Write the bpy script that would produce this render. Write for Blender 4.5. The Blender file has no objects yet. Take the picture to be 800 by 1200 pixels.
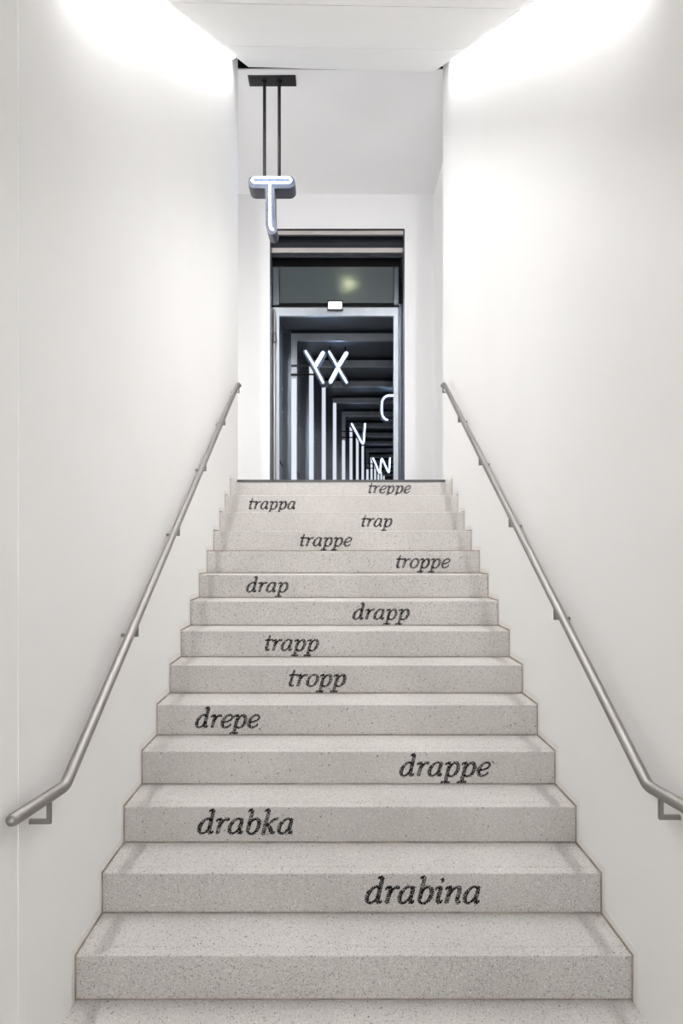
import bpy, math, random
from mathutils import Vector

# ------------------------------------------------------------------ camera, world, exposure
SC = bpy.context.scene
COL = SC.collection
F = 800.0; CX, CY = 389.7, 643.7            # focal length and principal point in photo pixels
CAMX, CAMZ = -0.076, 1.62                   # camera stands left of the stair's middle, at y = 0

cam_d = bpy.data.cameras.new('camera')
cam_d.sensor_fit = 'HORIZONTAL'; cam_d.sensor_width = 36.0; cam_d.lens = 36.0
cam_d.shift_x = (400 - CX) / 800.0
cam_d.shift_y = (CY - 600) / 800.0
cam = bpy.data.objects.new('camera', cam_d); COL.objects.link(cam)
cam.location = (CAMX, 0, CAMZ); cam.rotation_euler = (math.pi / 2, 0, 0)
cam_d.clip_start = 0.02; cam_d.clip_end = 200
SC.camera = cam

world = bpy.data.worlds.new('world'); SC.world = world; world.use_nodes = True
bg = world.node_tree.nodes['Background']
bg.inputs['Color'].default_value = (1.0, 0.985, 0.97, 1); bg.inputs['Strength'].default_value = 2.85

SC.view_settings.view_transform = 'Standard'; SC.view_settings.look = 'None'
SC.view_settings.gamma = 1.0; SC.view_settings.use_curve_mapping = False
SC.view_settings.exposure = 0.38
LED_STRENGTH = 115.0
NEON_STRENGTH = 5.0

def at(px, py, d):
    """photo pixel at depth d (metres from the camera along y) -> world point"""
    return Vector((CAMX + (px - CX) * d / F, d, CAMZ + (CY - py) * d / F))
def X(px, d): return CAMX + (px - CX) * d / F
def Zp(py, d): return CAMZ + (CY - py) * d / F

# ------------------------------------------------------------------ materials
MATS = {}
def mat(name, color, rough=0.5, metal=0.0, spec=0.5):
    m = bpy.data.materials.new(name); m.use_nodes = True
    b = m.node_tree.nodes['Principled BSDF']
    b.inputs['Base Color'].default_value = (*color, 1)
    b.inputs['Roughness'].default_value = rough
    b.inputs['Metallic'].default_value = metal
    b.inputs['Specular IOR Level'].default_value = spec
    MATS[name] = m
    return m
def nd(m, typ, **kw):
    n = m.node_tree.nodes.new(typ)
    for k, v in kw.items(): setattr(n, k, v)
    return n
def emit(name, color, strength):
    m = bpy.data.materials.new(name); m.use_nodes = True
    b = m.node_tree.nodes['Principled BSDF']
    b.inputs['Base Color'].default_value = (*color, 1)
    b.inputs['Emission Color'].default_value = (*color, 1)
    b.inputs['Emission Strength'].default_value = strength
    MATS[name] = m
    return m

def add_noise(m, c1, c2, scale, bump=0.0, bump_scale=60.0, detail=4.0, rough=None, stretch=None):
    """a two-tone noise colour, with an optional fine relief"""
    t = m.node_tree; b = t.nodes['Principled BSDF']
    geo = nd(m, 'ShaderNodeNewGeometry')
    src = geo.outputs['Position']
    if stretch:
        mp = nd(m, 'ShaderNodeMapping'); mp.inputs['Scale'].default_value = stretch
        t.links.new(src, mp.inputs['Vector']); src = mp.outputs['Vector']
    n = nd(m, 'ShaderNodeTexNoise'); n.inputs['Scale'].default_value = scale; n.inputs['Detail'].default_value = detail
    t.links.new(src, n.inputs['Vector'])
    r = nd(m, 'ShaderNodeValToRGB')
    r.color_ramp.elements[0].position = 0.3; r.color_ramp.elements[0].color = (*c1, 1)
    r.color_ramp.elements[1].position = 0.7; r.color_ramp.elements[1].color = (*c2, 1)
    t.links.new(n.outputs['Fac'], r.inputs['Fac']); t.links.new(r.outputs['Color'], b.inputs['Base Color'])
    if bump:
        n2 = nd(m, 'ShaderNodeTexNoise'); n2.inputs['Scale'].default_value = bump_scale; n2.inputs['Detail'].default_value = 3
        t.links.new(src, n2.inputs['Vector'])
        bp = nd(m, 'ShaderNodeBump'); bp.inputs['Strength'].default_value = bump; bp.inputs['Distance'].default_value = 0.002
        t.links.new(n2.outputs['Fac'], bp.inputs['Height']); t.links.new(bp.outputs['Normal'], b.inputs['Normal'])

def terrazzo(name, tint=1.0):
    m = mat(name, (.5, .5, .5), rough=0.6, spec=0.35)
    t = m.node_tree; b = t.nodes['Principled BSDF']; L = t.links.new
    geo = nd(m, 'ShaderNodeNewGeometry'); P = geo.outputs['Position']
    big = nd(m, 'ShaderNodeTexNoise'); big.inputs['Scale'].default_value = 2.6; big.inputs['Detail'].default_value = 5
    L(P, big.inputs['Vector'])
    base = nd(m, 'ShaderNodeValToRGB')
    base.color_ramp.elements[0].position = .3; base.color_ramp.elements[0].color = (.478*tint, .457*tint, .44*tint, 1)
    base.color_ramp.elements[1].position = .7; base.color_ramp.elements[1].color = (.56*tint, .538*tint, .52*tint, 1)
    L(big.outputs['Fac'], base.inputs['Fac'])
    col = base.outputs['Color']
    # stone grains of three sizes: (cells per metre, share of cells, grain radius in cell units, colour, strength)
    for scale, share, rad, c, fac in ((460, .55, .85, (.36, .335, .32), .5), (400, .40, .80, (.80, .77, .75), .42),
                                      (260, .30, .70, (.24, .22, .21), .62), (165, .20, .55, (.12, .108, .105), .75),
                                      (130, .14, .60, (.76, .73, .71), .42), (85, .06, .36, (.08, .073, .07), .8)):
        v = nd(m, 'ShaderNodeTexVoronoi'); v.inputs['Scale'].default_value = scale
        L(P, v.inputs['Vector'])
        sep = nd(m, 'ShaderNodeSeparateColor'); L(v.outputs['Color'], sep.inputs['Color'])
        lt = nd(m, 'ShaderNodeMath', operation='LESS_THAN'); lt.inputs[1].default_value = share; L(sep.outputs[0], lt.inputs[0])
        rr = nd(m, 'ShaderNodeMath', operation='LESS_THAN'); L(v.outputs['Distance'], rr.inputs[0])
        rm = nd(m, 'ShaderNodeMath', operation='MULTIPLY'); rm.inputs[1].default_value = rad; L(sep.outputs[1], rm.inputs[0])
        L(rm.outputs[0], rr.inputs[1])
        mu = nd(m, 'ShaderNodeMath', operation='MULTIPLY'); L(lt.outputs[0], mu.inputs[0]); L(rr.outputs[0], mu.inputs[1])
        mf = nd(m, 'ShaderNodeMath', operation='MULTIPLY'); mf.inputs[1].default_value = fac; L(mu.outputs[0], mf.inputs[0])
        mx = nd(m, 'ShaderNodeMix', data_type='RGBA'); L(mf.outputs[0], mx.inputs[0]); L(col, mx.inputs[6])
        mx.inputs[7].default_value = (*[q*tint for q in c], 1)
        col = mx.outputs[2]
    L(col, b.inputs['Base Color'])
    n2 = nd(m, 'ShaderNodeTexNoise'); n2.inputs['Scale'].default_value = 260; L(P, n2.inputs['Vector'])
    bp = nd(m, 'ShaderNodeBump'); bp.inputs['Strength'].default_value = .12; bp.inputs['Distance'].default_value = .001
    L(n2.outputs['Fac'], bp.inputs['Height']); L(bp.outputs['Normal'], b.inputs['Normal'])
    return m

terrazzo('terrazzo', 1.04)
m = mat('wall_paint', (.8, .79, .775), rough=.75, spec=.25); add_noise(m, (.85, .845, .835), (.87, .865, .857), 1.2, bump=.25, bump_scale=90)
m = mat('hall_paint', (.8, .8, .8), rough=.7, spec=.25); add_noise(m, (.83, .83, .835), (.85, .85, .855), 1.0, bump=.12, bump_scale=70)
m = mat('ceiling_paint', (.82, .82, .815), rough=.7, spec=.2); add_noise(m, (.91, .91, .905), (.93, .93, .925), 1.5)
m = mat('repaint', (.8, .78, .75), rough=.8, spec=.2); add_noise(m, (.79, .765, .735), (.83, .81, .785), 6)
m = mat('caulk', (.4, .33, .26), rough=.8, spec=.2); add_noise(m, (.27, .23, .20), (.46, .40, .35), 14)
mat('black_chip', (.012, .011, .012), rough=.6, spec=.15)
mat('void', (.012, .012, .013), rough=.9, spec=.1)
m = mat('steel', (.34, .32, .31), rough=.48, metal=1.0); add_noise(m, (.30, .287, .278), (.36, .345, .335), 22, stretch=(1, .2, .2))
mat('edge_metal', (.10, .10, .10), rough=.5, metal=.6)
mat('bracket_steel', (.28, .265, .255), rough=.5, metal=1.0)
m = mat('frame_metal', (.5, .53, .57), rough=.36, metal=.55); add_noise(m, (.38, .415, .46), (.44, .475, .52), 9, stretch=(1, 1, .3))
m = mat('dark_panel', (.05, .055, .065), rough=.22, metal=.35); add_noise(m, (.06, .075, .10), (.085, .10, .125), 3)
m = mat('side_glass', (.3, .32, .33), rough=.25, metal=.4); add_noise(m, (.36, .39, .41), (.46, .48, .50), 2.0)
m = mat('ceiling_metal', (.12, .14, .165), rough=.45, metal=.3)
m = mat('navy_panel', (.02, .024, .032), rough=.25, metal=.3)
m = mat('warm_metal', (.62, .58, .56), rough=.33, metal=1.0)
mat('black_steel', (.018, .018, .020), rough=.42, metal=.4)
m = mat('channel_metal', (.075, .08, .10), rough=.45, metal=.0, spec=.4)
m = mat('passage_floor', (.10, .105, .11), rough=.25); add_noise(m, (.09, .095, .10), (.13, .13, .135), 4)
emit('neon', (.55, .70, 1.0), NEON_STRENGTH)
emit('led', (1.0, .992, .985), LED_STRENGTH)
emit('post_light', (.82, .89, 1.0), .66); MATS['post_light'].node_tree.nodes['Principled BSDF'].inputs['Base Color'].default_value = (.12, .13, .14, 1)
emit('sign_face', (.92, .94, 1.0), .9)
emit('glint_emit', (1.0, .80, .52), 120.0)  # added emitter that imitates a light mirrored in the transom
mg = mat('frosted_glass', (.42, .47, .47), rough=.35)  # pane made translucent so the added emitter imitates a reflected light
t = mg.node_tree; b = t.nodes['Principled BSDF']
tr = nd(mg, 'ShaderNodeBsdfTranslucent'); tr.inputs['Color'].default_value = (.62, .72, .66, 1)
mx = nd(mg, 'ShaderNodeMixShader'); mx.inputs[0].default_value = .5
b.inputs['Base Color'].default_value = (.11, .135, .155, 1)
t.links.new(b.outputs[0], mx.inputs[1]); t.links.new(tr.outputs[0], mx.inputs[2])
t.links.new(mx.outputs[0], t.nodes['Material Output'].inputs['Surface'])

# ------------------------------------------------------------------ mesh helpers
class MB:
    def __init__(s): s.v = []; s.f = []
    def add(s, vs, fs):
        o = len(s.v); s.v += [tuple(v) for v in vs]; s.f += [tuple(i + o for i in f) for f in fs]; return s
    def box(s, x0, x1, y0, y1, z0, z1):
        return s.add([(x0,y0,z0),(x1,y0,z0),(x1,y1,z0),(x0,y1,z0),(x0,y0,z1),(x1,y0,z1),(x1,y1,z1),(x0,y1,z1)],
                     [(0,3,2,1),(4,5,6,7),(0,1,5,4),(1,2,6,5),(2,3,7,6),(3,0,4,7)])
    def prism_x(s, prof, x0, x1):
        """profile of (y, z) points, counter-clockwise seen from +x, extruded along x"""
        n = len(prof)
        vs = [(x0, p[0], p[1]) for p in prof] + [(x1, p[0], p[1]) for p in prof]
        fs = [tuple(range(n))[::-1], tuple(range(n, 2*n))]
        fs += [(i, (i+1) % n, n + (i+1) % n, n + i) for i in range(n)]
        return s.add(vs, fs)
    def prism_y(s, prof, y0, y1):
        """profile of (x, z) points, counter-clockwise seen from -y, extruded along y"""
        n = len(prof)
        vs = [(p[0], y0, p[1]) for p in prof] + [(p[0], y1, p[1]) for p in prof]
        fs = [tuple(range(n)), tuple(range(n, 2*n))[::-1]]
        fs += [(i, n + i, n + (i+1) % n, (i+1) % n) for i in range(n)]
        return s.add(vs, fs)
    def tube(s, path, r, seg=12, closed=False, dome=False):
        P = [Vector(p) for p in path]; n = len(P)
        T = []
        for i in range(n):
            a = P[i-1] if (i > 0 or closed) else P[i]
            c = P[(i+1) % n] if (i < n-1 or closed) else P[i]
            T.append((c - a).normalized())
        up = Vector((0, 0, 1)) if abs(T[0].z) < .9 else Vector((1, 0, 0))
        N = (up - T[0]*up.dot(T[0])).normalized()
        rings = []
        pts = list(zip(P, T, [r]*n))
        if dome and not closed:
            pre = [(P[0] - T[0]*r*math.sin(a), T[0], r*math.cos(a)) for a in (1.45, 1.05, .55)]
            post = [(P[-1] + T[-1]*r*math.sin(a), T[-1], r*math.cos(a)) for a in (.55, 1.05, 1.45)]
            pts = pre + pts + post
        vs = []
        for k, (p, tt, rr) in enumerate(pts):
            N = (N - tt*N.dot(tt)).normalized(); B = tt.cross(N)
            m_ = 1.0
            for j in range(seg):
                a = 2*math.pi*j/seg
                vs.append(p + (N*math.cos(a) + B*math.sin(a))*rr*m_)
        k = len(pts); fs = []
        for i in range(k if closed else k-1):
            for j in range(seg):
                a = i*seg + j; b_ = i*seg + (j+1) % seg; c = ((i+1) % k)*seg + (j+1) % seg; d_ = ((i+1) % k)*seg + j
                fs.append((a, b_, c, d_))
        if not closed:
            fs.append(tuple(range(seg))[::-1]); fs.append(tuple((k-1)*seg + j for j in range(seg)))
        return s.add(vs, fs)
    def mesh(s, name, material, smooth=False):
        me = bpy.data.meshes.new(name); me.from_pydata(s.v, [], s.f); me.update()
        me.materials.append(MATS[material])
        if smooth:
            me.polygons.foreach_set('use_smooth', [True]*len(me.polygons))
            try: me.set_sharp_from_angle(angle=math.radians(45))
            except Exception: pass
        return me
    def build(s, name, material, parent=None, loc=(0, 0, 0), smooth=False):
        return link(name, s.mesh(name, material, smooth), parent, loc)
def link(name, me, parent=None, loc=(0, 0, 0)):
    o = bpy.data.objects.new(name, me); COL.objects.link(o); o.location = loc
    if parent: o.parent = parent
    return o
def empty(name, loc=(0, 0, 0)):
    o = link(name, None, None, loc); o.empty_display_size = .1; return o
def tag(o, label=None, cat=None, group=None, kind=None):
    if label: o['label'] = label
    if cat: o['category'] = cat
    if group: o['group'] = group
    if kind: o['kind'] = kind
    return o
def struct(o, label, cat): return tag(o, label, cat, kind='structure')

# ------------------------------------------------------------------ dimensions
R_, G_ = 0.16035, 0.28422                   # riser, going
Y1 = 2.4521                                 # first riser
NS = 14
ZL = NS * R_                                # upper landing height
YT = Y1 + (NS - 1) * G_                     # top riser
def hL(d): return CAMZ + .657 + .608*d      # underside of the sloping ceiling, at its two long edges
def hR(d): return CAMZ + .690 + .5955*d
DB = 2.2                                    # the ceiling turns level here
WEND = 6.65                                 # stair walls end here
ZC = CAMZ + 4.70                            # upper hall ceiling
YB = 9.04                                   # upper hall back wall
XR = 1.261                                  # upper hall right wall

# ------------------------------------------------------------------ floor and walls
struct(MB().box(-1.25, 1.25, -3, Y1 + .1, -.12, 0).build('floor', 'terrazzo'), 'speckled grey terrazzo floor at the foot of the stairs', 'floor')
struct(MB().box(-1.25, -1.0, 2.01, WEND, 0, 6.9).box(-1.25, -1.0025, -3, 2.01, 0, 6.9).build('wall_left', 'wall_paint'), 'tall white stairwell wall on the side of the neon T', 'wall')
struct(MB().box(1.0, XR, -3, WEND + .02, 0, 6.9).build('wall_right', 'wall_paint'), 'tall white stairwell wall opposite the neon T side', 'wall')
# upper hall
hall_floor = MB().box(-2.9, XR + .14, YT + G_ + .03, YB + .3, ZL - .2, ZL)
struct(hall_floor.build('floor_upper', 'terrazzo'), 'pale terrazzo floor of the upper hall beyond the top step', 'floor')
struct(MB().box(-2.9, XR + .14, 6.692, YB + .3, ZC, ZC + .012).build('ceiling_upper', 'hall_paint'), 'plain pale grey ceiling of the upper hall above the neon T', 'ceiling')
struct(MB().box(XR, XR + .14, WEND + .02, YB, ZL, ZC).build('wall_hall_right', 'hall_paint'), 'narrow white side wall of the upper hall beside the doorway wall', 'wall')
wl = MB().box(-3.04, -2.9, WEND - .2, YB + .36, ZL + 2.75, ZC); wl.box(-3.04, -2.9, WEND - .2, WEND + .5, ZL, ZL + 2.75); wl.box(-3.04, -2.9, YB - .3, YB + .36, ZL, ZL + 2.75)  # unseen wall added to limit fill light; opening height sets how much enters
struct(wl.build('wall_hall_left', 'hall_paint'), 'unseen white end wall of the upper hall, opening sized to meter the fill light', 'wall')
struct(MB().box(-2.9, -1.25, WEND - .2, WEND, ZL, ZC).build('wall_hall_front', 'hall_paint'), 'white hall wall behind the stairwell wall', 'wall')
DX0, DX1, DZ = X(316, YB), X(474, YB), Zp(268, YB)
YW = YB + .36
back = MB()
back.box(-2.9, DX0, YB, YW, ZL, ZC); back.box(DX1, XR + .14, YB, YW, ZL, ZC); back.box(DX0, DX1, YB, YW, DZ, ZC)
struct(back.build('wall_back', 'hall_paint'), 'white wall of the upper hall around the dark doorway', 'wall')

# ------------------------------------------------------------------ ceiling over the stairs
PXL, PXR = X(291, 6.68), X(507.6, 6.68)     # the panels stop short of both walls
SO = .04                                    # the soffit of the light gap lies this much above the panels
ce = MB()
prof = [(-3, hL(DB)), (DB, hL(DB)), (6.22, hL(6.22)), (6.22, hL(6.22) + .3), (DB, hL(DB) + .3), (-3, hL(DB) + .3)]
ce.prism_x([(y, z + SO) for y, z in prof], -1.0, 1.0)
ceiling = struct(ce.build('ceiling', 'ceiling_paint'), 'sloping white panelled ceiling over the stairs', 'ceiling')
dark = MB().box(-1.4, 1.4, 6.22, 6.97, hL(6.22) + .36, hL(6.22) + .40)
dark.box(-1.4, 1.4, 6.80, 6.84, ZC + .014, hL(6.22) + .36)
struct(dark.build('ceiling_void', 'void'), 'dark gap above the end of the stair ceiling', 'ceiling')
cuts = [(-3, -3), (-1.6, -1.6), (0.1, 0.1), (1.80, 1.88), (3.40, 3.515), (5.07, 5.08), (6.68, 6.68)]
def zl(y): return hL(max(y, DB))
def zr(y): return hR(max(y, DB))
for (a0, a1), (b0, b1) in zip(cuts[:-1], cuts[1:]):
    g = .005
    if a0 > -3:
        jb = MB(); w_ = .012
        jb.add([(PXL, a0-w_, zl(a0-w_)+SO-.004), (PXR, a1-w_, zr(a1-w_)+SO-.004), (PXR, a1+w_, zr(a1+w_)+SO-.004), (PXL, a0+w_, zl(a0+w_)+SO-.004)], [(0, 1, 2, 3)])
        jb.build('joint_backing', 'void', ceiling)
    stations = [(a0 + g, a1 + g)] + ([(DB, DB)] if a0 < DB < b0 else []) + [(b0 - g, b1 - g)]
    p = MB(); vs = []
    for ya, yb in stations:
        vs += [(PXL, ya, zl(ya)), (PXR, yb, zr(yb)), (PXR, yb, zr(yb) + SO - .006), (PXL, ya, zl(ya) + SO - .006)]
    fs = [(0, 1, 2, 3)]
    for i in range(len(stations) - 1):
        o = 4*i
        for j in range(4): fs.append((o + j, o + 4 + j, o + 4 + (j+1) % 4, o + (j+1) % 4))
    o = 4*(len(stations) - 1); fs.append((o+3, o+2, o+1, o))
    p.add(vs, fs).build('ceiling_panel', 'ceiling_paint', ceiling)
# light strips in the two gaps along the walls
for sx in (-1, 1):
    L0, L1 = DB + .02, 6.18
    root = empty('cove_light', (sx*.985, L0, hL(L0) + SO))
    tag(root, 'thin white light strip between ceiling panels and the wall ' + ('nearest the neon T' if sx < 0 else 'opposite the neon T'), 'light strip', 'light strips along the stair ceiling')
    q = MB(); dz = (hL(L1) - hL(L0)); x0, x1 = sorted((sx*.985 - root.location.x + sx*.013, -sx*.017))
    for nm, mm, za, zb in (('light_diffuser', 'led', -.010, -.004), ('light_profile', 'ceiling_paint', -.004, -.0005)):
        q = MB().add([(x0, 0, za), (x1, 0, za), (x1, L1-L0, dz+za), (x0, L1-L0, dz+za), (x0, 0, zb), (x1, 0, zb), (x1, L1-L0, dz+zb), (x0, L1-L0, dz+zb)],
                     [(0,3,2,1),(4,5,6,7),(0,1,5,4),(1,2,6,5),(2,3,7,6),(3,0,4,7)])
        q.build(nm, mm, root)

# ------------------------------------------------------------------ lettering (words set from small black chips)
A_ = [(0, .86, .07), (.13, .96, .10), (.28, .97, .14)]
BOWL = [(.80, .86, .10), (.58, 1.0, .11), (.30, .86, .15), (.10, .50, .20), (.13, .16, .17), (.33, .02, .11), (.56, .14, .09), (.76, .45, .08)]
GLY = {
 'd': (1.14, [BOWL, [(.58, 1.52, .08), (.80, 1.60, .12)], [(.84, 1.60, .16), (.79, .9, .20), (.76, .22, .20), (.84, .03, .14), (1.0, .12, .07)]]),
 'a': (1.14, [BOWL, [(.86, 1.0, .13), (.79, .6, .20), (.76, .22, .20), (.84, .03, .14), (1.0, .14, .07)]]),
 'b': (1.08, [[(.03, 1.52, .08), (.24, 1.60, .12)], [(.28, 1.60, .16), (.22, .8, .20), (.17, .13, .17)],
              [(.22, .6, .08), (.42, .92, .10), (.66, .98, .14), (.86, .74, .20), (.84, .38, .20), (.66, .07, .14), (.42, .0, .10), (.19, .10, .10)]]),
 'r': (.86, [A_, [(.30, .97, .16), (.26, .5, .20), (.21, 0, .20)], [(.30, .55, .08), (.50, .88, .10), (.68, .98, .13), (.80, .90, .19)]]),
 'i': (.60, [A_, [(.30, .97, .16), (.25, .5, .20), (.23, .17, .18), (.32, .02, .13), (.48, .13, .07)], [(.26, 1.36, .20), (.36, 1.42, .20)]]),
 'n': (1.18, [A_, [(.28, .97, .16), (.24, .5, .20), (.19, 0, .20)],
              [(.28, .5, .08), (.50, .86, .10), (.74, .98, .15), (.88, .80, .20), (.83, .42, .20), (.81, .16, .17), (.92, .02, .13), (1.06, .13, .07)]]),
 'p': (1.16, [A_, [(.30, .97, .16), (.25, .3, .20), (.20, -.40, .20)], [(-.10, -.42, .12), (.48, -.42, .12)],
              [(.30, .55, .08), (.50, .88, .10), (.72, .98, .15), (.93, .75, .20), (.92, .40, .20), (.76, .09, .15), (.50, 0, .10), (.28, .10, .09)]]),
 'e': (.94, [[(.16, .42, .08), (.50, .50, .09), (.78, .66, .10), (.80, .88, .13), (.58, 1.0, .11), (.28, .85, .16), (.10, .50, .20), (.14, .17, .18), (.38, .02, .14), (.62, .08, .10), (.78, .25, .07)]]),
 'o': (1.06, [[(.55, 1, .11), (.25, .85, .16), (.10, .50, .20), (.16, .15, .17), (.42, 0, .11), (.72, .15, .16), (.88, .50, .20), (.82, .85, .17), (.55, 1, .11)]]),
 't': (.68, [[(.38, 1.36, .10), (.31, 1.0, .16), (.25, .5, .20), (.22, .17, .19), (.32, .02, .13), (.54, .12, .07)], [(.03, .96, .09), (.62, .98, .09)]]),
 'k': (1.06, [[(.03, 1.52, .08), (.24, 1.60, .12)], [(.28, 1.60, .16), (.22, .8, .20), (.15, 0, .20)],
              [(.25, .5, .08), (.50, .74, .09), (.70, .94, .10), (.92, .97, .15)], [(.40, .62, .12), (.58, .32, .20), (.72, .06, .18), (.94, .10, .08)]]),
}
def catmull(pts, n=14):
    out = []
    for i in range(len(pts) - 1):
        p0 = pts[max(i-1, 0)]; p1 = pts[i]; p2 = pts[i+1]; p3 = pts[min(i+2, len(pts)-1)]
        for k in range(n):
            t_ = k/n
            out.append(tuple(.5*((2*b_) + (-a_+c_)*t_ + (2*a_-5*b_+4*c_-d_)*t_*t_ + (-a_+3*b_-3*c_+d_)*t_**3) for a_, b_, c_, d_ in zip(p0, p1, p2, p3)))
    out.append(pts[-1]); return out
UNIT = .0672; SLANT = .18; CHIP = .0062
def chip(mb, x, z, r, rng, y0=-.0012):
    n = rng.choice((5, 5, 6)); a0 = rng.random()*6.28
    pts = [(x + r*(.85 + .3*rng.random())*math.cos(a0 + 6.2832*k/n), z + r*(.85 + .3*rng.random())*math.sin(a0 + 6.2832*k/n)) for k in range(n)]
    o = [(px, y0, pz) for px, pz in pts] + [(px, 0, pz) for px, pz in pts]
    fs = [tuple(range(n))] + [(k, n + k, n + (k+1) % n, (k+1) % n) for k in range(n)]
    mb.add(o, fs)
def word(text, xl, xr, z0, seed):
    """chips of a word that spans xl..xr (metres, on the riser), baseline at z0"""
    rng = random.Random(seed); mb = MB()
    nat = sum(GLY[c][0] for c in text[:-1]) + GLY[text[-1]][0] - .1
    first = .30 if text[0] == 't' else .12
    sx = (xr - xl) / ((nat - .05) * UNIT)
    x = xl - (SLANT*.5 + first*.35)*UNIT*sx
    for c in text:
        adv, strokes = GLY[c]
        for st in strokes:
            path = catmull(st); acc = 0; last = None; k = 0
            step = CHIP / UNIT
            for i, (px, pz, w) in enumerate(path):
                if last is not None: acc += math.hypot(px - last[0], pz - last[1])
                if last is None or acc >= step:
                    acc = 0; k += 1
                    j = min(i + 1, len(path) - 1); h = max(j - 2, 0)
                    tx, tz = path[j][0] - path[h][0], path[j][1] - path[h][1]; l = math.hypot(tx, tz) or 1
                    nx, nz = -tz/l, tx/l
                    wm = max(w, .10)*UNIT*1.42; rows = max(1, round(wm/CHIP))
                    for q in range(rows):
                        off = ((q + .5)/rows - .5)*wm*.98 if rows > 1 else 0
                        u = off/UNIT; sh = (.5*step if q % 2 else 0)
                        gx = px + nx*u + tx/l*sh + rng.uniform(-.010, .010)
                        gz = pz + nz*u + tz/l*sh + rng.uniform(-.010, .010)
                        chip(mb, x + (gx + SLANT*gz)*UNIT*sx, z0 + gz*UNIT, CHIP*rng.uniform(.52, .64), rng)
                last = (px, pz)
        x += adv*UNIT*sx
    return mb
WORDS = {2: ('drabina', 429.5, 563), 3: ('drabka', 233, 344), 4: ('drappe', 469.5, 573), 5: ('drepe', 230, 303), 6: ('tropp', 339, 406),
         7: ('trapp', 311, 374), 8: ('drapp', 414, 479.5), 9: ('drap', 289.5, 337.5), 10: ('troppe', 464.5, 527), 11: ('trappe', 352, 412),
         12: ('trap', 424, 460), 13: ('trappa', 292, 347), 14: ('treppe', 432, 481)}

# ------------------------------------------------------------------ staircase
SW = .9965
def step_profile(length):
    b = .004
    return [(0.004, 0), (length, 0), (length, R_), (.058, R_), (.057, R_ - .0014), (.053, R_ - .0014), (.052, R_),
            (b, R_), (.0012, R_ - .0012), (0, R_ - b), (0, .007), (.004, .006)]
core = MB()
for i in range(1, NS):
    y = Y1 + (i - 1)*G_
    core.box(-SW + .01, SW - .01, y + G_ + .035, YT + .3, (i - 1)*R_ + .001, i*R_ - .001)
stairs = core.build('staircase', 'terrazzo')
tag(stairs, 'straight flight of speckled grey terrazzo stairs with black italic words on the risers', 'staircase')
step_me = MB().prism_x(step_profile(G_ + .03), -SW, SW).mesh('step', 'terrazzo')
joint_me = MB().box(-SW, SW, .0022, .0045, .0005, .0055).mesh('foot_joint', 'caulk')
for i in range(1, NS + 1):
    y = Y1 + (i - 1)*G_; z = (i - 1)*R_
    st = link('step', step_me, stairs, (0, y, z))
    link('foot_joint', joint_me, st)
    if i in WORDS:
        tx, a, b_ = WORDS[i]
        mb = word(tx, X(a, y), X(b_, y), .0405, 100 + i)
        rng = random.Random(i)
        if i == 4:
            for k in range(3): chip(mb, X(576.5 + k*1.2, y), Zp(892.2 + k*1.0, y) - z, .0032, rng)
        if i == 5:
            chip(mb, X(304, y), Zp(854, y) - z, .004, rng); chip(mb, X(305, y), Zp(855.5, y) - z, .003, rng)
        w = mb.build('lettering', 'black_chip', st)
        w['label'] = 'black italic lettering made of small chips, reading %s' % tx
    if i == NS:
        e = MB().box(-.937, .937, -.003, .03, R_ - .022, R_ + .002).build('edge_strip', 'edge_metal', st)
        e['label'] = 'dark metal strip along the edge of the top step'
# paint border and joint where stairs meet the walls
def outline(w):
    P = [(Y1, 0)]; O = [(Y1 - w, 0)]
    for i in range(1, NS + 1):
        y = Y1 + (i - 1)*G_; yn = y + G_ if i < NS else WEND
        P += [(y, i*R_), (yn, i*R_)]; O += [(y - w, i*R_ + w), (yn - (w if i < NS else 0), i*R_ + w)]
    return P, O
def wall_strip(w, th, sx):
    P, O = outline(w); n = len(P); mb = MB()
    xa, xb = sx*1.0, sx*(1.0 - th)
    vs = [(xb, *p) for p in P] + [(xb, *o) for o in O] + [(xa, *p) for p in P] + [(xa, *o) for o in O]
    fs = []
    for k in range(n - 1):
        fs.append((k, k+1, n+k+1, n+k)); fs.append((n+k, n+k+1, 3*n+k+1, 3*n+k))
    return mb.add(vs, fs)
for k, (sx, side) in enumerate(((-1, 'on the neon T side'), (1, 'opposite the neon T side'))):
    struct(wall_strip(.040, .0008, sx).build('trim_%d' % (k + 1), 'repaint'), 'faint repainted border following the steps along the wall ' + side, 'trim')
    struct(wall_strip(.010, .0034, sx).build('trim_%d' % (k + 3), 'caulk'), 'brownish joint between steps and wall ' + side, 'trim')

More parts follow.
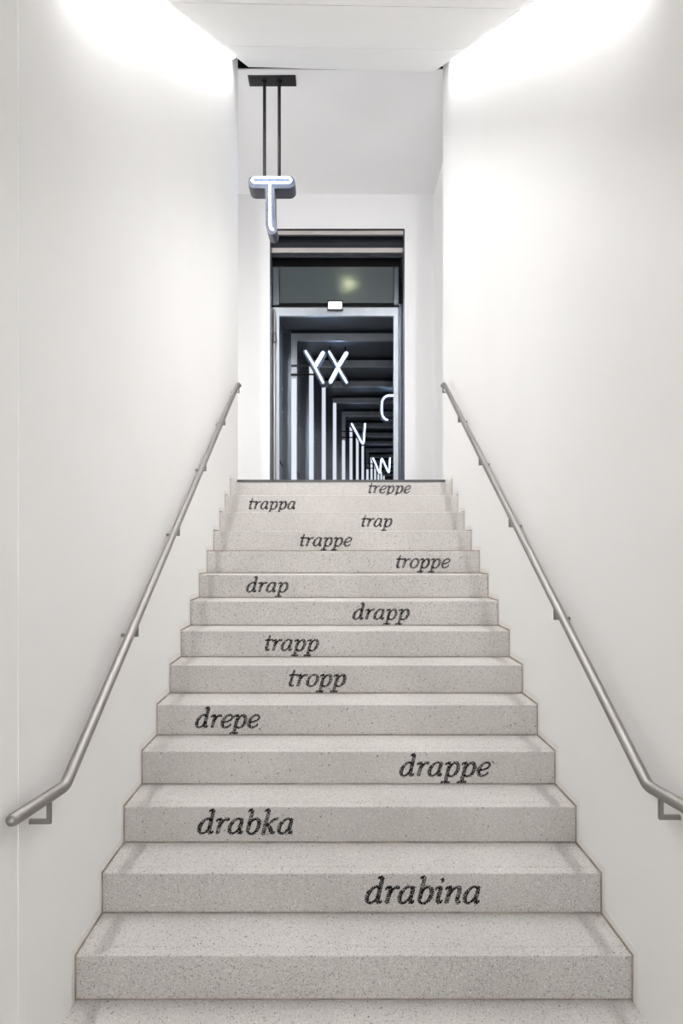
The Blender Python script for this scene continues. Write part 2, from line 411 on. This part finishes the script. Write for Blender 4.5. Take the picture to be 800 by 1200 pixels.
# ------------------------------------------------------------------ handrails
RS = R_/G_
def rail_z(y): return CAMZ - .759 + (y - 2.184)*RS
def handrail(sx, bys, label):
    xr = sx*.933                     # rail axis, 67 mm off the wall
    root = empty('handrail', (xr, 2.184, rail_z(2.184) - .1)); o = Vector(root.location)
    pth = [(sx*.973, 1.915, rail_z(2.184))]
    def arc(c0, c1, c2, n=5):
        return [tuple((1-t_)**2*a + 2*t_*(1-t_)*b_ + t_*t_*c for a, b_, c in zip(c0, c1, c2)) for t_ in [k/n for k in range(n+1)]]
    e = .02
    pth += arc((sx*.938, 2.184 - e, rail_z(2.184)), (xr, 2.184, rail_z(2.184)), (xr, 2.184 + e, rail_z(2.184 + e)))
    pth += arc((xr, 6.14, rail_z(6.14)), (xr, 6.20, rail_z(6.20)), (xr, 6.27, rail_z(6.20) - .005), 6)
    pth = [Vector(p) - o for p in pth]
    MB().tube(pth, .0188, 20, dome=True).build('rail', 'steel', root, smooth=True)
    for y in bys:
        zt = (rail_z(y) if y > 2.184 else rail_z(2.184)) if y < 6.2 else rail_z(6.2)
        xx = xr if y > 2.184 else sx*.941
        q = MB(); h = .0062
        q.box(xx - h, xx + h, y - h, y + h, zt - .078, zt - .012)
        xa, xb = sorted((xx + sx*h, sx*1.0)); q.box(xa, xb, y - h, y + h, zt - .078, zt - .078 + 2*h)
        q.v = [tuple(Vector(v) - o) for v in q.v]
        br = q.build('bracket', 'bracket_steel', root)
        rs = MB().tube([(sx*.9975 - o.x, y - o.y, zt - .0725 - o.z), (sx*1.0 - o.x, y - o.y, zt - .0725 - o.z)], .0085, 14).build('wall_rose', 'bracket_steel', br, smooth=True)
    tag(root, label, 'handrail', 'stair handrails')
    return root
handrail(-1, (2.084, 2.99, 3.80, 4.60, 5.41, 6.24), 'round brushed steel handrail on the wall nearest the hanging neon T')
handrail(1, (2.117, 3.10, 3.89, 4.69, 5.47, 6.24), 'round brushed steel handrail on the wall opposite the hanging neon T')

# ------------------------------------------------------------------ doorway
H_OPEN = 3.18
def hz(h): return CAMZ + h
D0 = 9.30
door = empty('door_1', ((DX0 + DX1)/2, YB, ZL))
struct(door, 'tall dark metal doorway with pale inner frame leading into the neon passage', 'doorway')
def part(name, m_, x0, x1, y0, y1, z0, z1, parent=door):
    o = parent.location
    q = MB().box(x0 - o.x, x1 - o.x, y0 - o.y, y1 - o.y, z0 - o.z, z1 - o.z)
    return q.build(name, m_, parent)
part('jamb', 'dark_panel', DX0, DX0 + .018, YB + .003, D0 + .10, ZL, DZ - .012)
part('jamb', 'dark_panel', DX1 - .018, DX1, YB + .003, D0 + .10, ZL, DZ - .012)
part('head_lining', 'void', DX0, DX1, YB + .003, D0 + .095, DZ - .012, DZ)
part('head_rail', 'warm_metal', DX0 + .018, DX1 - .018, YB + .02, YB + .07, Zp(275, YB + .02), Zp(268.8, YB + .02) - .004)
part('head_panel', 'navy_panel', DX0 + .018, DX1 - .018, 9.20, 9.22, Zp(302, 9.2), Zp(277, 9.2))
part('head_rail', 'warm_metal', DX0 + .018, DX1 - .018, 9.175, 9.20, Zp(296, 9.175), Zp(290.5, 9.175))
part('head_back', 'void', DX0 + .018, DX1 - .018, 9.38, 9.395, Zp(358.5, 9.3), DZ - .012)
XL0, XR0 = X(327, D0), X(461, D0)
FL, FR = X(319.8, D0), X(466.3, D0)
part('stile', 'dark_panel', FL, X(327.2, 9.26), 9.24, 9.28, Zp(357, 9.24), Zp(313, 9.24))
part('stile', 'dark_panel', X(461.5, 9.26), FR, 9.24, 9.28, Zp(357, 9.24), Zp(313, 9.24))
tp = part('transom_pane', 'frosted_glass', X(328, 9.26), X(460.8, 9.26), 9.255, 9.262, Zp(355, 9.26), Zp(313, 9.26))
tp['label'] = 'grey frosted pane above the door with a warm glow standing in for a reflection'
part('transom_bar', 'void', FL, FR, 9.27, 9.33, Zp(359, 9.27), Zp(355, 9.26) - .002)
part('side_filler', 'dark_panel', DX0 + .018, FL - .001, 9.27, 9.34, ZL, Zp(357, 9.24))
part('side_filler', 'dark_panel', FR + .001, DX1 - .018, 9.27, 9.34, ZL, Zp(357, 9.24))
# lamp added behind the pane, standing in for a reflected light
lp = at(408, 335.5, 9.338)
glint = empty('glint_stand_in', (lp.x, lp.y, lp.z))
tag(glint, 'small added warm lamp glowing through the frosted pane above the doorway', 'glint')
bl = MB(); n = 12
bl.tube([(0, 0, 0), (0, -.012, 0)], .016, 16, dome=True); bl.build('glint_bulb', 'glint_emit', glint, smooth=True)
MB().tube([(0, .002, 0), (0, .041, 0)], .026, 16).build('glint_base', 'black_steel', glint, smooth=True)
# long pull handle and leaf edge at the left jamb
ph = empty('door_handle', (X(321.2, 9.2), 9.2, ZL)); zt_ = Zp(364, 9.2) - ZL
tag(ph, 'long vertical steel pull handle with round knob at the doorway edge', 'door handle')
MB().tube([(0, 0, .02), (0, 0, zt_)], .016, 14, dome=True).build('pull_bar', 'warm_metal', ph, smooth=True)
MB().tube([(.004, -.02, Zp(396, 9.2) - ZL - .05), (.004, -.02, Zp(396, 9.2) - ZL + .05)], .024, 14, dome=True).build('knob', 'steel', ph, smooth=True)
for zz in (.25, zt_ - .12):
    MB().tube([(0, .012, zz), (0, .069, zz)], .009, 10).build('mount', 'steel', ph, smooth=True)
# blank lit sign box on the frame head
sp = at(392.5, 357.8, 9.24); sg = empty('sign_box', (sp.x, sp.y, sp.z))
tag(sg, 'small blank white lit sign box with dark edge on the doorway head', 'sign')
sw, sh = 18*9.24/F/2, 10.6*9.24/F/2
MB().box(-sw, sw, 0, .03, -sh, sh).build('case', 'black_steel', sg)
MB().box(-sw + .013, sw - .013, -.002, .002, -sh + .013, sh - .013).build('sign_face', 'sign_face', sg)

# ------------------------------------------------------------------ passage of staggered portal frames
NF = 15; SP = 1.4755; D1 = 10.405
def fd(k): return D0 if k == 0 else D1 + (k - 1)*SP
def fx(k):
    d = fd(k)
    return (CAMX + .14725*d - 2.099) + (.02 if k in (1, 2) else 0)
OW = XR0 - XL0
TB, TH = .086, .110
HC = 3.345
def portal(k):
    d = fd(k); x0 = fx(k) if k else XL0; x1 = x0 + OW
    root = empty('portal_frame', (x0, d, ZL))
    o = root.location
    def bx(name, m_, a, b_, c, e_, z0, z1, par=root):
        return MB().box(a - o.x, b_ - o.x, c - o.y, e_ - o.y, z0 - o.z, z1 - o.z).build(name, m_, par)
    zo = hz(H_OPEN); tb = TB if k else XL0 - FL; th = TH if k else .133
    lo = fx(k-1) if k > 1 else XL0
    if k:
        bx('portal_panel', 'dark_panel', lo - .055, x0 - tb, d + .02, d + .06, ZL, hz(HC))
        bx('portal_panel', 'dark_panel', x1 + tb, x1 + .32, d + .02, d + .06, ZL, hz(HC))
        bx('head_panel', 'navy_panel', x0 - tb, x1 + tb, d + .02, d + .06, zo + th, hz(HC))
    bx('post', 'frame_metal', x0 - tb, x0, d, d + .06, ZL, zo + (th if k else .12))
    bx('post', 'frame_metal', x1, x1 + (tb if k else FR - XR0), d, d + .06, ZL, zo + (th if k else .12))
    bx('head', 'frame_metal', x0, x1, d, d + .06, zo, zo + th)
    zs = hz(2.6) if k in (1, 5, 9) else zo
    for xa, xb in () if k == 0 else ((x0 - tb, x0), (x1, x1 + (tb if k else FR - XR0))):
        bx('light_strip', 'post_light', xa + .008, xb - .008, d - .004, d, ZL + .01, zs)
    ORD = 'first second third fourth fifth sixth seventh eighth ninth tenth eleventh twelfth thirteenth fourteenth fifteenth'.split()
    lab = 'pale steel portal frame, %s of the row counted from the doorway' % ORD[k]
    if k in (1, 5, 9): lab += ', carrying the neon ' + {1: 'Y', 5: 'V', 9: 'W'}[k]
    tag(root, lab, 'portal frame', 'portal frames along the passage')
for k in range(NF): portal(k)
# lining of the passage, bay by bay
lin = empty('wall_passage', (0, 0, 0)); struct(lin, 'grey steel lining panels on both sides of the passage', 'wall')
PANELS = []
for k in range(NF - 1):
    d, dn = fd(k), fd(k + 1); x0 = fx(k) if k else XL0; x1 = x0 + OW; tb = TB
    pl = MB().box(x0 - .05, x0 - .03, d + .062, dn - .002, ZL + .001, hz(HC)).build('side_panel', 'side_glass', lin)
    MB().box(x0 - .03, x0 - .027, d + .062, dn - .002, ZL + .62, ZL + .65).build('panel_joint', 'void', pl)
    for q in (.35, .7):
        yb = d + .06 + (dn - d)*.86; zb = ZL + 1.1 + q
        MB().box(x0 - .03, x0 - .024, yb - .007, yb + .007, zb - .007, zb + .007).build('bolt', 'frame_metal', pl)
    MB().box(x1 + tb + .03, x1 + tb + .05, d + .062, dn - .002, ZL + .001, hz(HC)).build('side_panel', 'side_glass', lin)
    PANELS.append((x0 - .05, x1 + .32, d + .062, dn - .002))
DE = fd(NF - 1) + 1.2
struct(MB().box(-3, 6.2, YB + .37, DE + .2, ZL - .2, ZL).build('floor_passage', 'passage_floor'), 'dark floor of the passage behind the doorway', 'floor')
struct(MB().box(fx(NF-1) - .5, fx(NF-1) + 2.6, DE, DE + .1, ZL, hz(HC)).build('wall_passage_end', 'void'), 'dark end of the passage', 'wall')
struct(MB().box(-3, 6.2, YW, DE, hz(HC) + .03, hz(HC) + .10).build('ceiling_passage', 'void'), 'dark roof over the passage frames', 'ceiling')
for x0, x1, ya, yb in PANELS: MB().box(x0, x1, ya, yb, hz(HC), hz(HC) + .02).build('ceiling_panel', 'ceiling_metal', bpy.data.objects['ceiling_passage'])

# ------------------------------------------------------------------ neon letters
def capsule(mb, a, b_, r, y0, y1):
    ax, az = a; bx_, bz = b_
    ang = math.atan2(bz - az, bx_ - ax); pts = []
    for k in range(9):
        t_ = ang - math.pi/2 + math.pi*k/8; pts.append((bx_ + r*math.cos(t_), bz + r*math.sin(t_)))
    for k in range(9):
        t_ = ang + math.pi/2 + math.pi*k/8; pts.append((ax + r*math.cos(t_), az + r*math.sin(t_)))
    mb.prism_y(pts, y0, y1)
def neon(name, label, d, strokes, tubes, rw, depth, rods, plate=None, tube_r=.012):
    """strokes: pixel polylines of the channel; tubes: pixel polylines (closed flag) of the glass; rods: pixel segments behind"""
    c = at(strokes[0][0][0], strokes[0][0][1], d)
    root = empty(name, c); tag(root, label, 'neon sign', 'neon letters')
    def lc(p, dd=d):
        q = at(p[0], p[1], dd) - c; return q
    ch = MB()
    q = 0
    for st in strokes:
        for a, b_ in zip(st[:-1], st[1:]):
            A, B = lc(a), lc(b_); capsule(ch, (A.x, A.z), (B.x, B.z), rw, .0007*(q % 5), depth - .0007*(q % 5)); q += 1
    ch.build('letter_channel', 'channel_metal', root)
    for pts, closed in tubes:
        P = [lc(p) for p in pts]
        P = [Vector((p.x, -.022, p.z)) for p in P]
        if not closed and len(P) > 2:
            P = [Vector(v) for v in catmull([tuple(p) for p in P], 6)]
        MB().tube(P, tube_r, 10, closed=closed, dome=not closed).build('neon_tube', 'neon', root, smooth=True)
    return root, c, lc
def loop(a, b_, w, n=6):
    """pixel outline of a narrow closed loop from a to b, half width w"""
    ang = math.atan2(b_[1] - a[1], b_[0] - a[0]); out = []
    for k in range(n + 1):
        t_ = ang - math.pi/2 + math.pi*k/n; out.append((b_[0] + w*math.cos(t_), b_[1] + w*math.sin(t_)))
    for k in range(n + 1):
        t_ = ang + math.pi/2 + math.pi*k/n; out.append((a[0] + w*math.cos(t_), a[1] + w*math.sin(t_)))
    return out
# hanging T
DT = 6.74; k_ = DT/F
root, c, lc = neon('neon_letter', 'white neon letter T hanging on two black rods from the hall ceiling', DT,
    [[(297.5, 213.3), (338.5, 213.3)]], [(loop((298, 212.4), (338.5, 212.4), 2.7), True)], .061, .205, None, tube_r=.0105)
ch = MB()
A, B = lc((316, 216)), lc((317, 262)); C_ = lc((319, 269))
capsule(ch, (A.x, A.z), (B.x, B.z), .047, -.001, .203); capsule(ch, (B.x, B.z), (C_.x, C_.z), .048, .001, .202)
ch.build('letter_channel', 'channel_metal', root)
P = [(316.3, 216.5), (316.3, 230), (316.4, 250), (316.6, 264), (318, 269), (319.6, 270)]
P = [Vector((lc(p).x, -.022, lc(p).z)) for p in P]
MB().tube([Vector(v) for v in catmull([tuple(p) for p in P], 5)], .013, 10, dome=True).build('neon_tube', 'neon', root, smooth=True)
yr = 6.84 - DT
zc_ = ZC - c.z
pl = MB().box(X(290.3, 6.766) - c.x, X(346.2, 6.766) - c.x, 6.766 - DT, 6.914 - DT, zc_ - .012, zc_).build('ceiling_plate', 'black_steel', root)
for bx_, by_ in ((296, 6.80), (296, 6.88), (339, 6.80), (339, 6.88)):
    xx = X(bx_, by_) - c.x
    MB().tube([(xx, by_ - DT, zc_ - .018), (xx, by_ - DT, zc_ - .011)], .010, 8).build('bolt', 'black_steel', pl)
for px_ in (309.8, 327.1):
    xx = X(px_, 6.84) - c.x
    MB().tube([(xx, yr, .05), (xx, yr, zc_ - .012)], .0165, 14).build('rod', 'black_steel', root, smooth=True)
    MB().tube([(xx, yr, zc_ - .03), (xx, yr, zc_ - .011)], .026, 14).build('collar', 'black_steel', pl, smooth=True)

def side_rods(root, c, d, segs, dr, r=.013):
    for (xa, xb, y) in segs:
        a = at(xa, y, dr) - c; b_ = at(xb, y, dr) - c
        MB().tube([a, b_], r, 8).build('rod', 'black_steel', root, smooth=True)
# Y on the second frame
r_, c, lc = neon('neon_letter', 'white neon letter Y held by two black rods from a passage frame', 10.20,
    [[(358, 412), (369, 430.5), (378.5, 448.5)], [(379, 413.5), (369, 430.5)]],
    [([(358, 412), (364, 422), (369, 430.5), (374, 440), (378.5, 448.5)], False), (loop((369.8, 428.5), (378.2, 414), 1.0, 4), True)], .040, .15, None, tube_r=.0125)
side_rods(r_, c, 10.2, ((341, 368, 428.2), (341, 371, 438.8)), 10.37)
r_, c, lc = neon('neon_letter', 'white neon letter X hanging beside the neon Y in the passage', 11.2,
    [[(385.5, 412.5), (406, 448.5)], [(406, 413.5), (386.5, 448.5)]],
    [([(385.5, 412.5), (391, 422), (395.3, 430)], False), ([(396.2, 431.5), (401, 440), (406, 448.5)], False),
     (loop((396.6, 429), (405.6, 414.5), 1.1, 4), True), (loop((387.2, 447.5), (394.6, 433.5), 1.1, 4), True)], .042, .14, None, tube_r=.0135)
for px_ in (387, 404.5):
    a = at(px_, 416, 11.26) - c
    MB().tube([a, Vector((a.x, a.y, hz(HC) - c.z))], .012, 8).build('rod', 'black_steel', r_, smooth=True)
# V on the sixth frame
r_, c, lc = neon('neon_letter', 'white neon letter V held by two rods from a passage frame', 16.05,
    [[(412, 496.5), (424.6, 519.5), (427.3, 497)]],
    [([(412, 497), (418, 508), (424, 519), (426, 518), (426.8, 507), (427.5, 497)], False)], .045, .15, None, tube_r=.0165)
side_rods(r_, c, 16.05, ((400, 416.5, 505.6), (400, 420.5, 512.6)), 16.26)
# W on the tenth frame
r_, c, lc = neon('neon_letter', 'white neon letter W held by two rods far inside the passage', 21.95,
    [[(437, 537), (444, 553.5), (447, 537), (455, 553.5), (456.6, 537)]],
    [([(437, 537), (440.5, 545), (444, 553.6), (445.4, 552), (446, 544), (447.2, 537.6), (451, 545), (455, 553.4), (456, 550), (456.4, 543), (456.8, 537)], False)], .045, .15, None, tube_r=.019)
side_rods(r_, c, 21.95, ((428.6, 441, 543.6), (428.6, 443, 548.6)), 22.16)
# O beside the right posts
def rr(cx_, cy_, a, b_, n=28, lo=0, hi=1, p=3.0):
    out = []
    for k in range(n + 1):
        t_ = 2*math.pi*(lo + (hi - lo)*k/n)
        s_, c0 = math.sin(t_), math.cos(t_)
        out.append((cx_ + a*math.copysign(abs(c0)**(2/p), c0), cy_ + b_*math.copysign(abs(s_)**(2/p), s_)))
    return out
DO = 14.45
r_, c, lc = neon('neon_letter', 'white neon letter O with a gap at its foot near the door frame', DO,
    [rr(459.5, 478.2, 12.5, 14.6, 28)], [(rr(459.5, 478.2, 12.5, 14.6, 44, .305, 1.235), False)], .042, .15, None, tube_r=.0155)
side_rods(r_, c, DO, ((470, 474.5, 474), (470, 474.5, 482)), 14.52)
